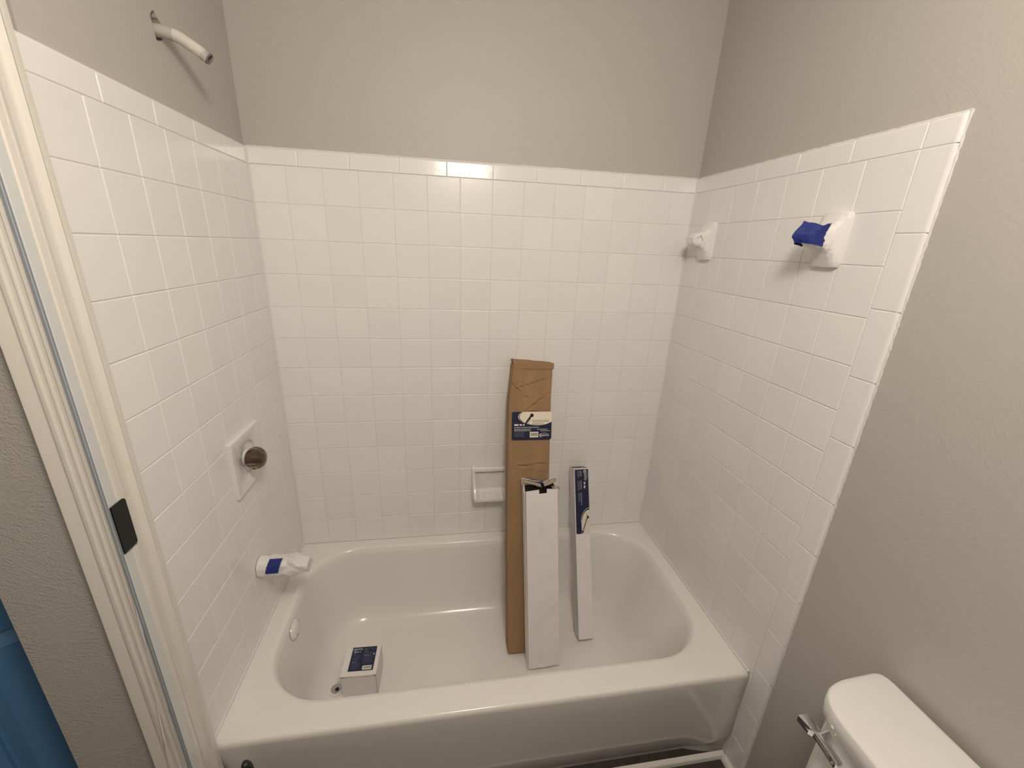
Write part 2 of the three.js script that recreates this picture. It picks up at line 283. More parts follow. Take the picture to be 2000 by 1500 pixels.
// ------------------------------------------------------------ ceiling lamp
{
  const t = thing('ceiling_lamp', 'round white glass ceiling lamp above the tub front', 'lamp', [LAMP.x, CEIL, LAMP.z]);
  part('canopy', new THREE.LatheGeometry([[0.0001, 0], [0.07, 0], [0.07, -0.012], [0.055, -0.024], [0.0001, -0.026]].map(p => new THREE.Vector2(...p)), 40), M.chrome, t);
  part('stem', new THREE.CylinderGeometry(0.009, 0.009, 0.13, 18).translate(0, -0.085, 0), M.chrome, t);
  part('globe', new THREE.SphereGeometry(0.13, 40, 28).translate(0, LAMP.y - CEIL, 0), M.glow, t);
  const l = new THREE.PointLight(LAMP_COLOUR, LAMP_POWER, 0, 2); l.name = 'lamp_light'; l.position.set(0, LAMP.y - CEIL, 0); l.castShadow = true; l.shadow.radius = 6; l.shadow.mapSize.set(2048, 2048); t.add(l);
}
// ------------------------------------------------------------ bathtub
{
  const t = thing('bathtub', 'white alcove bathtub with rounded basin holding the boxes', 'bathtub');
  const X0 = 0.058, X1 = 1.455, Z0 = 0.049, Z1 = 0.672;
  // y, insets left, right, back, front, corner radius
  const prof = [[0.386, -0.012, -0.012, -0.011, -0.011, 0.195], [0.3855, -0.006, -0.006, -0.006, -0.006, 0.19], [0.383, 0.0, 0.0, 0, 0, 0.186], [0.378, 0.005, 0.006, 0.0045, 0.0045, 0.182], [0.370, 0.009, 0.012, 0.008, 0.008, 0.18], [0.358, 0.012, 0.018, 0.0105, 0.0105, 0.178],
    [0.31, 0.019, 0.038, 0.017, 0.017, 0.174], [0.25, 0.028, 0.064, 0.024, 0.024, 0.17], [0.19, 0.037, 0.092, 0.031, 0.031, 0.165], [0.14, 0.047, 0.121, 0.039, 0.039, 0.16], [0.11, 0.056, 0.144, 0.047, 0.047, 0.155], [0.09, 0.066, 0.166, 0.057, 0.057, 0.15], [0.075, 0.079, 0.190, 0.070, 0.070, 0.142], [0.065, 0.094, 0.218, 0.085, 0.085, 0.135], [0.059, 0.112, 0.248, 0.102, 0.102, 0.125], [0.0565, 0.132, 0.275, 0.12, 0.12, 0.115], [BASIN, 0.16, 0.31, 0.15, 0.15, 0.1]];
  const inner = prof.map(([y, l, r, b, f, q]) => roundRectRing(X0 + l, X1 - r, Z0 + b, Z1 - f, q, y));
  const n = inner[0].length;
  // outer rings: the deck edge, the rolled front, the apron
  const E = -0.0005;
  const outer = [[0.386, 0.742, 0], [0.3848, 0.7485, 0], [0.381, 0.7535, 0], [0.375, 0.7565, 0], [0.365, 0.7575, 0], [0.30, 0.7575, 0], [0.20, 0.7575, 0], [0.105, 0.7575, 0], [0.040, 0.7575, 0], [0.037, 0.7572, 0.0015], [0.0355, 0.7565, 0.006], [0.001, 0.7565, 0.0065]];
  const ring = (y, zf, step = 0) => roundRectRing(-E, W + E, -E, zf, 0.0022, y).map(p => { if (p.z > 0.5) p.z -= (0.09 * Math.max(0, 0.37 - y) + step) * (1 - smooth(1.405, 1.472, p.x)) + (y < 0.1 ? 0.012 * smooth(1.405, 1.472, p.x) : 0); return p; });   // the apron leans in towards the floor, its right end stays upright
  const rings = outer.slice().reverse().map(([y, z, st]) => ring(y, z, st)).concat([ring(0.386, 0.735)]).concat(inner);
  let g = loft(rings, { capA: false, capB: true, crease: 0.9 });
  part('basin', g, M.tub, t);
  // drain: dished chrome strainer seat with a dark throat
  const dr = part('drain', new THREE.LatheGeometry([[0.0105, -0.011], [0.0135, -0.008], [0.0165, -0.002], [0.0195, 0.0008], [0.0225, 0.0018], [0.0262, 0.0012], [0.0268, 0.0002], [0.0268, -0.002]].map(p => new THREE.Vector2(...p)), 40), M.ceramic, t);
  dr.position.set(0.1885, BASIN + 0.004, 0.402);
  part('drain_throat', new THREE.CylinderGeometry(0.0175, 0.0165, 0.0024, 28).translate(0, 0.0, 0), M.steel, dr);
  part('drain_hole', new THREE.CylinderGeometry(0.0072, 0.0072, 0.003, 20).translate(0.0045, 0.0006, 0.0035), M.black, dr);
  // white overflow cover on the left end
  const ov = part('overflow_cover', loft(Array.from({ length: 9 }, (_, i) => { const a = i / 8 * Math.PI / 2; return superRing(0, 0, 0.0001 + 0.036 * Math.cos(a), 0.0001 + 0.030 * Math.cos(a), 32, 2, (u, v) => V(0.011 * Math.sin(a), v, -u)); }), { capA: true, capB: true, crease: 1.2 }), M.ceramic, t);
  ov.position.set(0.0755, 0.338, 0.383); ov.rotation.z = 0.16;
  part('overflow_screw', new THREE.CylinderGeometry(0.0035, 0.0035, 0.004, 14).rotateZ(Math.PI / 2).translate(0.0105, -0.012, 0.012), M.steel, ov);
}
// ------------------------------------------------------------ fittings on the walls
{ // shower arm
  const t = thing('shower_pipe', 'bent paint-smeared shower arm pipe sticking out of the ragged wall hole', 'pipe', [0, 2.0, 0.352]);
  part('pipe', tubeOf([[0.018, 0.003, -0.003], [0.03, -0.001, -0.0045], [0.046, -0.010, -0.006], [0.064, -0.021, -0.008], [0.0800, -0.0325, -0.010]], 0.0118, 40, 20), M.pipeWhite, t);
  part('painted_stub', tubeOf([[-0.05, 0.006, 0.001], [-0.02, 0.006, 0], [0.0, 0.0055, -0.001], [0.021, 0.002, -0.0035]], 0.0124, 24, 20), M.paint, t).userData.label = 'pipe end painted the wall colour';
  const tip = part('threaded_end', (() => { const prof = [[0.0062, 0.0]]; for (let i = 0; i < 6; i++) prof.push([0.0121, 0.0005 + i * 0.0022], [0.0112, 0.0016 + i * 0.0022]); prof.push([0.0119, 0.0138], [0.0072, 0.0142], [0.0072, -0.004]); return new THREE.LatheGeometry(prof.map(p => new THREE.Vector2(...p)), 24); })(), std({ color: rgb(0.55, 0.53, 0.5), roughness: 0.7, bumpMap: knockBump, bumpScale: 0.002 }), t);
  tip.position.set(0.0710, -0.0262, -0.009); tip.quaternion.setFromUnitVectors(V(0, 1, 0), V(0.0835 - 0.064, -0.0125, -0.002).normalize());
  part('bore', new THREE.CylinderGeometry(0.0071, 0.0071, 0.001, 18).translate(0, 0.004, 0), M.black, tip);
}
{ // towel bar posts
  const H = (label, z, socketSide) => {
    const t = thing('towel_bar_post', label, 'towel bar post', [W, 1.645, z], 'ceramic towel bar posts');
    const rings = []; const add = (u, hy, hz, e, dy) => rings.push(superRing(0, dy, hz, hy, 40, e, (a, b) => V(-u, b, a)));
    add(-0.0005, 0.0625, 0.0375, 9, 0); add(0.010, 0.0625, 0.0375, 9, 0); add(0.0125, 0.0618, 0.0368, 8, 0); add(0.0142, 0.0595, 0.0345, 7, 0);
    for (let i = 0; i <= 10; i++) { const k = i / 10; add(lerp(0.0165, 0.044, k), lerp(0.056, 0.0245, Math.sin(k * Math.PI / 2) ** 0.95), lerp(0.0330, 0.0250, k ** 0.8), lerp(5, 4, k), lerp(0, 0.004, k)); }
    const uc = 0.050; for (let i = 0; i <= 10; i++) { const k = i / 10, a = k * Math.PI / 2; add(uc + 0.0235 * Math.sin(a), Math.max(0.0004, 0.0235 * Math.cos(a)), lerp(0.0245, 0.0225, k), 4, 0.004); }
    let g = loft(rings.map(r => r.slice().reverse()), { capA: true, capB: true, crease: 0.8 });
    const ev = new Evaluator(); ev.useGroups = false; const A = new Brush(g), B = new Brush(box(-0.0095, 0.0095, -0.0095, 0.0095, -0.0055, 0.011).rotateZ(0.5).scale(1, 1, socketSide).translate(-0.049, 0.005, socketSide * 0.0245)); A.updateMatrixWorld(); B.updateMatrixWorld();
    part('body', toCreasedNormals(bare(ev.evaluate(A, B, SUBTRACTION).geometry), 0.7), M.ceramic, t);
    return t;
  };
  H('white ceramic towel bar post in the back corner, square socket showing', 0.131, 1);
  H('white ceramic towel bar post nearer the bullnose edge, tip taped blue', 0.629, -1);
  // painter's tape folded over the tip: a strip around the nose of the nearer post
  const t = thing('painters_tape', 'piece of blue painter\'s tape stuck over the nearer towel bar post', 'tape', [W, 1.645, 0.629]);
  part('tape_strip', bentSheet(48, 22, (u, v) => {   // u runs over the front face, around the nose and along the back face; v from bottom to top
    const q = u * 2 - 1, along = Math.abs(q), lead = 0.113 - 0.022 * smooth(0.3, 1, v) - 0.010 * smooth(0.35, 0, v), root = 0.052 + 0.006 * noise(v * 7, 2, 3) - 0.008 * smooth(0.75, 1, v);
    const x = -lerp(lead, root, along), flat = smooth(0, 0.55, along);
    const half = (0.0262 * flat + 0.0012 + 0.002 * noise(along * 6, v * 4)) * Math.sign(q || 1);
    const y = lerp(-0.0205 + 0.006 * (1 - along), 0.0245 + 0.008 * Math.abs(along - 0.55) * 1.8, v) + 0.005 + 0.003 * noise(along * 4, v * 3, 7);
    return V(x, y, -half);
  }), M.tape, t);
}
{ // soap dish
  const t = thing('soap_dish', 'white ceramic soap dish with ribbed tray on the back wall', 'soap dish', [0.776, 0.648, 0]);
  const w = 0.075, side = (x0, x1) => { const s = new THREE.Shape(); s.moveTo(0, 0.071); s.lineTo(-0.013, 0.0705); s.quadraticCurveTo(-0.018, 0.068, -0.019, 0.06); s.quadraticCurveTo(-0.022, 0.02, -0.044, -0.012); s.quadraticCurveTo(-0.064, -0.034, -0.069, -0.046); s.quadraticCurveTo(-0.071, -0.056, -0.062, -0.057); s.lineTo(-0.02, -0.064); s.lineTo(0, -0.0685); return new THREE.ExtrudeGeometry(s, { depth: x1 - x0 - 0.004, bevelEnabled: true, bevelSize: 0.002, bevelThickness: 0.002, bevelSegments: 3, curveSegments: 10 }).rotateY(Math.PI / 2).translate(x0 + 0.002, 0, 0); };
  const taper = g => { const p = g.attributes.position; for (let i = 0; i < p.count; i++) p.setX(i, p.getX(i) * (1 - 1.7 * Math.max(0, p.getZ(i) - 0.012))); g.computeVertexNormals(); return toCreasedNormals(g, 0.6); };
  part('frame', taper(join([side(-w, -w + 0.013), side(w - 0.013, w), rbox(-w, w, 0.053, 0.0715, 0, 0.021, 0.006), rbox(-w + 0.004, w - 0.004, -0.066, 0.06, 0, 0.005, 0.002)])), M.ceramic, t);
  const tray = []; for (let i = 0; i <= 14; i++) { const k = i / 14, zz = lerp(0.004, 0.070, k), r = []; for (let j = 0; j <= 48; j++) { const x = lerp(-w + 0.005, w - 0.005, j / 48), rib = 0.0042 * Math.max(0, Math.cos(x / 0.0135 * Math.PI)) * smooth(0.15, 0.4, k) * (1 - smooth(0.88, 0.97, k)); r.push(V(x, -0.044 + 0.012 * (1 - smooth(0, 0.3, k)) - 0.008 * k + rib + 0.004 * smooth(0.86, 0.96, k), zz)); } tray.push(r); }
  const low = tray.map(r => r.map(p => V(p.x, -0.058, p.z)));
  const rings = tray.map((r, i) => r.concat(low[i].slice().reverse()));
  part('tray', taper(loft(rings, { capA: true, capB: true, crease: 0.6 })), M.ceramic, t);
}
{ // mixer valve
  const t = thing('shower_valve', 'square white valve plate with clear acrylic knob on the left wall', 'valve', [0, 0.972, 0.338]);
  const s = new THREE.Shape(); s.moveTo(-0.09, -0.083); s.lineTo(0.09, -0.083); s.lineTo(0.09, 0.083); s.lineTo(-0.09, 0.083); s.closePath();
  const h = new THREE.Path(); h.absarc(0.0, 0.006, 0.050, 0, Math.PI * 2, true); s.holes.push(h);
  part('escutcheon', toCreasedNormals(new THREE.ExtrudeGeometry(s, { depth: 0.008, bevelEnabled: true, bevelSize: 0.002, bevelThickness: 0.004, bevelSegments: 3, curveSegments: 32 }).rotateY(Math.PI / 2), 0.5), M.ceramic, t);
  part('recess_cup', new THREE.LatheGeometry([[0.0001, 0.0022], [0.036, 0.0022], [0.045, 0.004], [0.0505, 0.0085], [0.0505, 0.001]].map(p => new THREE.Vector2(...p)), 40).rotateZ(-Math.PI / 2).translate(0, 0.006, 0), M.ceramic, t);
  part('collar', new THREE.CylinderGeometry(0.0235, 0.026, 0.014, 32).rotateZ(-Math.PI / 2).translate(0.013, 0.006, 0.008), M.ceramic, t);
  part('knob', (() => { const rings = []; for (let i = 0; i <= 14; i++) { const a = -1.15 + (i / 14) * (1.15 + 1.45), rad = 0.0335 * Math.cos(a) ** 0.7; rings.push(Array.from({ length: 36 }, (_, j) => { const q = j / 36 * 6.2832, k = rad * (1 - 0.045 * (0.5 + 0.5 * Math.cos(q * 9))); return V(0.041 + 0.0265 * Math.sin(a), 0.012 + k * Math.cos(q), 0.026 + k * Math.sin(q)); })); } return loft(rings, { capA: true, capB: true, crease: 0.35 }); })(), M.acrylic, t);
  part('knob_core', new THREE.CylinderGeometry(0.010, 0.013, 0.030, 18).rotateZ(-Math.PI / 2).translate(0.034, 0.010, 0.02), std({ color: rgb(0.30, 0.26, 0.23), roughness: 0.4 }), t);
}
{ // tub spout in its bag
  const t = thing('tub_spout', 'white tub spout on the left wall above the tub rim', 'spout', [0, 0.602, 0.372]);
  part('spout_body', loft(Array.from({ length: 12 }, (_, i) => { const k = i / 11; return superRing(0, lerp(0, -0.006, k), lerp(0.033, 0.026, k) * (k > 0.93 ? 0.8 : 1), lerp(0.033, 0.025, k) * (k > 0.93 ? 0.8 : 1), 32, 2.2, (u, v) => V(0.002 + 0.118 * k, v, -u)); }), { capA: true, capB: true, crease: 0.9 }), M.ceramic, t);
  const b = thing('plastic_wrap', 'crumpled white plastic bag wrapped over the tub spout', 'plastic wrap', [0, 0.602, 0.372]);
  part('wrap_sheet', loft(Array.from({ length: 40 }, (_, i) => { const k = i / 39, x = lerp(0.036, 0.150, k), pinch = k > 0.6 ? lerp(1, 0.72, (k - 0.6) / 0.4) : 1; return Array.from({ length: 56 }, (_, j) => { const q = -j / 56 * 6.2832, fold = 0.0036 * Math.sin(q * 4 + k * 7) * smooth(0.15, 0.7, k) + 0.006 * noise(Math.cos(q) * 2.2, Math.sin(q) * 2.2, k * 5) * smooth(0.05, 0.5, k) + 0.003 * Math.abs(noise(Math.cos(q) * 5, Math.sin(q) * 5, k * 9)); const r = (0.0350 - 0.004 * k + fold) * pinch; return V(x + 0.006 * noise(q, 1, 3) * k, -0.006 * k + r * Math.sin(q) * (k > 0.85 ? 0.9 : 1), r * Math.cos(q) * lerp(1, 0.92, k)); }); }), { capA: true, capB: true, crease: 0.35 }), M.plastic, b);
  const tp = thing('painters_tape', 'square of blue painter\'s tape holding the plastic on the tub spout', 'tape', [0, 0.602, 0.372]);
  part('tape_strip', bentSheet(16, 16, (u, v) => { const a = lerp(0.02, 1.22, v), x = lerp(0.034, 0.072, u) + 0.010 * (v - 0.5), r = 0.0385 + 0.0006 * noise(u * 4, v * 4); return V(x, r * Math.sin(a), r * Math.cos(a)); }), M.tape, tp);
}
// ------------------------------------------------------------ printed labels
const NAVY = '#141a3c';
function logo(x, cx, cy, s, col = '#e9e4da') {
  x.save(); x.translate(cx, cy); x.strokeStyle = col; x.fillStyle = col;
  x.lineWidth = s * 0.07; x.beginPath(); x.ellipse(0, 0, s * 1.0, s * 0.46, 0, 2.0, 5.9); x.stroke();
  x.lineWidth = s * 0.16; x.beginPath(); x.ellipse(0, 0, s * 1.0, s * 0.46, 0, 2.3, 3.9); x.stroke();
  x.font = `italic bold ${Math.round(s * 0.5)}px sans-serif`; x.textAlign = 'center'; x.textBaseline = 'middle'; x.fillText('PROFLO', s * 0.16, s * 0.02);
  x.restore();
}
function lines(x, x0, y0, w, n, step, h, col) { x.fillStyle = col; for (let i = 0; i < n; i++) { let u = x0; const end = x0 + w * (0.7 + 0.3 * Math.abs(Math.sin(i * 2.7 + x0))); while (u < end) { const k = h * (1.2 + 2.6 * Math.abs(Math.sin(u * 3.1 + i))); x.fillRect(u, y0 + i * step, Math.min(k, end - u), h); u += k + h * 0.7; } } }
function barcode(x, x0, y0, w, h) { x.fillStyle = '#efe9dc'; x.fillRect(x0, y0, w, h); x.fillStyle = '#2a2622'; let u = x0 + w * 0.1, i = 0; while (u < x0 + w * 0.9) { const k = w * (0.012 + 0.02 * ((i * 7) % 3)); x.fillRect(u, y0 + h * 0.18, k, h * 0.58); u += k + w * (0.014 + 0.012 * ((i * 5) % 3)); i++; } }
const rodLabel = canvasTex(1024, 700, (x, w, h) => {
  x.fillStyle = NAVY; x.fillRect(0, 0, w, h);
  x.fillStyle = '#ece3d2'; x.beginPath(); x.moveTo(250, 0); x.bezierCurveTo(140, 70, 120, 160, 250, 240); x.bezierCurveTo(420, 340, 800, 390, w, 250); x.lineTo(w, 0); x.closePath(); x.fill();
  x.strokeStyle = NAVY; x.lineWidth = 16; x.beginPath(); x.moveTo(262, 4); x.bezierCurveTo(166, 72, 150, 160, 262, 234); x.stroke();
  x.strokeStyle = '#0d0a0a'; x.lineWidth = 46; x.beginPath(); x.moveTo(356, 290); x.quadraticCurveTo(420, 190, 480, 120); x.stroke(); x.fillStyle = '#0d0a0a'; x.beginPath(); x.arc(508, 88, 46, 0, 7); x.fill();
  x.strokeStyle = '#4a4a60'; x.lineWidth = 16; x.setLineDash([26, 14]); x.beginPath(); x.moveTo(420, 300); x.lineTo(480, 150); x.stroke(); x.setLineDash([]);
  lines(x, 520, 205, 440, 2, 36, 14, '#6a6258'); lines(x, 520, 276, 300, 2, 32, 13, '#6a6258');
  x.fillStyle = '#e6e2dc'; x.font = 'italic bold 52px sans-serif'; x.textBaseline = 'alphabetic'; lines(x, 60, 305, 330, 1, 10, 40, '#e6e2dc');
  x.fillStyle = '#f0ece4'; x.font = 'bold 29px sans-serif'; x.fillText('ALUMINUM DUAL MOUNT CURVED SHOWER ROD', 55, 398, 640);
  lines(x, 60, 424, 560, 2, 38, 17, '#cfcbc6'); lines(x, 650, 430, 330, 1, 30, 15, '#cfcbc6'); lines(x, 740, 470, 240, 1, 30, 15, '#cfcbc6');
  lines(x, 60, 505, 350, 2, 24, 9, '#6d7088'); lines(x, 60, 560, 310, 3, 24, 9, '#6d7088');
  barcode(x, 462, 500, 222, 140); logo(x, 830, 590, 112);
});
const barLabel = canvasTex(256, 1024, (x, w, h) => {   // runs up the narrow box, turned a quarter
  x.fillStyle = NAVY; x.fillRect(0, 0, w, h);
  x.save(); x.translate(w * 0.76, 92); x.rotate(Math.PI / 2); logo(x, 0, 0, 76); x.restore();
  x.save(); x.translate(w * 0.70, 205); x.rotate(Math.PI / 2); lines(x, 0, -14, 140, 1, 10, 28, '#dcd8d4'); lines(x, -180, 95, 110, 2, 20, 8, '#9094a8'); lines(x, -180, 60, 90, 1, 20, 11, '#c9c9cf'); lines(x, -20, 60, 130, 1, 20, 10, '#c9c9cf'); lines(x, -20, 92, 150, 2, 22, 8, '#9094a8'); lines(x, 170, 62, 250, 1, 20, 9, '#c9c9cf'); lines(x, 170, 92, 180, 2, 22, 8, '#9094a8'); x.restore();
  x.fillStyle = '#dcd6cb'; x.beginPath(); x.ellipse(w * 0.95, 900, w * 0.56, 250, 0, 0, 7); x.fill(); x.fillRect(w * 0.4, 900, w, 200);
  x.strokeStyle = '#dcd6cb'; x.lineWidth = 7; x.beginPath(); x.ellipse(w * 0.95, 890, w * 0.60, 268, 0, 3.3, 6); x.stroke();
  x.strokeStyle = '#120e0e'; x.lineWidth = 15; x.beginPath(); x.moveTo(w * 0.46, 1000); x.lineTo(w * 0.86, 755); x.stroke(); x.fillStyle = '#120e0e';
  x.beginPath(); x.moveTo(w * 0.80, 722); x.lineTo(w * 0.98, 772); x.lineTo(w * 0.80, 800); x.fill(); x.beginPath(); x.moveTo(w * 0.40, 968); x.lineTo(w * 0.56, 996); x.lineTo(w * 0.44, 1022); x.fill();
});
const topPrint = canvasTex(256, 256, (x, w, h) => { x.fillStyle = '#2b2a38'; x.fillRect(0, 0, w, h); lines(x, 20, 30, 200, 4, 24, 10, '#8d8a92'); lines(x, 20, 140, 110, 4, 24, 9, '#8d8a92'); x.fillStyle = '#a9a4a4'; x.fillRect(150, 140, 80, 70); });
const smallLabel = canvasTex(512, 700, (x, w, h) => {
  x.fillStyle = NAVY; x.fillRect(0, 0, w, h); logo(x, 118, 72, 88, '#c9cad4'); lines(x, 40, 135, 150, 1, 20, 26, '#b9bac6');
  lines(x, 40, 200, 60, 1, 20, 10, '#a8aabb'); lines(x, 40, 235, 160, 8, 24, 8, '#5b6080'); lines(x, 40, 440, 110, 1, 20, 12, '#a8aabb'); lines(x, 40, 475, 180, 7, 26, 8, '#5b6080');
  x.fillStyle = '#8d9060'; x.beginPath(); x.moveTo(262, 84); x.lineTo(284, 40); x.lineTo(306, 84); x.fill(); lines(x, 318, 60, 170, 1, 20, 14, '#5b7a78');
  lines(x, 262, 130, 80, 1, 20, 11, '#a8aabb'); lines(x, 262, 165, 200, 3, 26, 8, '#5b6080'); lines(x, 262, 255, 130, 1, 20, 12, '#a8aabb'); lines(x, 262, 290, 210, 8, 27, 8, '#5b6080');
  x.fillStyle = '#b8c4c0'; x.beginPath(); x.arc(470, 232, 20, 0, 7); x.fill(); barcode(x, 285, 560, 190, 110);
});
const printed = (map, rough = 0.4) => std({ map, roughness: rough });
function labelPlate(w, h, r, t = 0.0004) {   // rounded card with uv over its face
  const s = new THREE.Shape(); s.moveTo(-w / 2 + r, -h / 2); s.lineTo(w / 2 - r, -h / 2); s.quadraticCurveTo(w / 2, -h / 2, w / 2, -h / 2 + r); s.lineTo(w / 2, h / 2 - r); s.quadraticCurveTo(w / 2, h / 2, w / 2 - r, h / 2); s.lineTo(-w / 2 + r, h / 2); s.quadraticCurveTo(-w / 2, h / 2, -w / 2, h / 2 - r); s.lineTo(-w / 2, -h / 2 + r); s.quadraticCurveTo(-w / 2, -h / 2, -w / 2 + r, -h / 2);
  const g = new THREE.ExtrudeGeometry(s, { depth: t, bevelEnabled: false, curveSegments: 6 }), p = g.attributes.position, uv = g.attributes.uv;
  for (let i = 0; i < p.count; i++) uv.setXY(i, p.getX(i) / w + 0.5, p.getY(i) / h + 0.5); return g;
}
// ------------------------------------------------------------ boxes in the tub
function leaning(name, label, x, y, z, tilt, roll, yaw = 0) { const t = thing(name, label, 'box', [x, y, z]); t.rotation.order = 'YXZ'; t.rotation.set(-tilt, yaw, roll); return t; }
{ // tall brown carton, bowed and creased; local origin at the middle of its bottom front edge
  const w = 0.163, L = 1.150, d = 0.066;
  const t = leaning('cardboard_box', 'tall creased brown cardboard box leaning on the back wall', 0.9095, 0.0715, 0.352, 0.252, -0.006);
  const creases = [[0, 1.075, 0.35, 0.0022], [0, 1.02, -0.12, 0.0014], [0.02, 1.0, 0.75, 0.002], [-0.02, 0.965, 0.06, 0.0018], [0.01, 1.045, 0.02, 0.0015], [-0.03, 0.93, -0.05, 0.0014], [0.0, 0.76, 0.09, 0.0024], [0.02, 0.735, -0.1, 0.0013], [0, 0.60, 0.03, 0.001], [-0.06, 1.06, -0.9, 0.0022]];
  const dent = (x, y) => { let s = 0; for (const [cx, cy, k, a] of creases) { const q = (y - cy) - k * (x - cx), f = Math.exp(-((x - cx) ** 2) / 0.005); s += 1.7 * a * f * (Math.exp(-q * q / 8e-6) * -1 + 0.7 * Math.exp(-((q - 0.007) ** 2) / 2.5e-5)); } return s + 0.0016 * noise(x * 22, y * 14, 1) + 0.0008 * noise(x * 60, y * 50, 2); };
  const bow = y => -0.006 * Math.sin(Math.PI * Math.min(1, y / L)) + 0.007 * smooth(0.86, 1.0, y / L), nar = y => 1 - 0.05 * smooth(0.82, 1, y / L);
  const rows = 170, rings = [];
  for (let j = 0; j <= rows; j++) { const y = j / rows * L, r = [], c = 0.004 * (1 + 0.4 * noise(y * 8, 3));
    const put = (x, z) => { const xx = x * nar(y), q = dent(xx, y) * (z > -0.01 ? 1 : 0.4); r.push(V(xx + bow(y) + (z < -0.004 && z > -d + 0.004 ? Math.sign(x) * 0.002 * noise(y * 9, z * 40, 5) : 0), y, z + (z > -d / 2 ? q : 0))); };
    for (let i = 0; i <= 34; i++) put(-w / 2 + c + (w - 2 * c) * i / 34, 0);
    put(w / 2 - c * 0.3, -c * 0.3); for (let i = 0; i <= 5; i++) put(w / 2, -c - (d - 2 * c) * i / 5); put(w / 2 - c, -d); for (let i = 1; i < 6; i++) put(w / 2 - c - (w - 2 * c) * i / 6, -d); put(-w / 2 + c, -d); for (let i = 0; i <= 5; i++) put(-w / 2, -d + c + (d - 2 * c) * i / 5); put(-w / 2 + c * 0.3, -c * 0.3);
    rings.push(r); }
  part('carton_body', loft(rings, { capA: true, crease: 0.5 }), M.card, t);
  part('inside_shade', box(-w / 2 + 0.006, w / 2 - 0.006, L - 0.02, L - 0.012, -d + 0.004, -0.004).translate(bow(L), 0, 0), M.cardDark, t);  // dark cap, the shade of the open top put into its colour
  part('top_flap', bentSheet(18, 8, (u, v) => V(lerp(-w / 2 + 0.007, w / 2 - 0.003, u) + bow(L), L + 0.002 + 0.012 * (1 - u) * smooth(0, 0.5, v) + 0.005 * v + 0.002 * noise(u * 5, v * 4), lerp(0.001, -d + 0.002, v)), 0.0022), M.card, t);
  part('front_flap', bentSheet(18, 6, (u, v) => V(lerp(-w / 2 + 0.006, w / 2 - 0.001, u) + bow(L), L - 0.020 + 0.022 * v, 0.0025 + 0.0015 * v + 0.0014 * noise(u * 6, v * 2)), 0.002), M.card, t);
  const lb = part('printed_label', labelPlate(0.1545, 0.108, 0.009), printed(rodLabel), t); lb.position.set(0.0035, 0.914, 0.0040); lb.rotation.z = -0.006; lb.userData.label = 'navy and white printed product label';
}
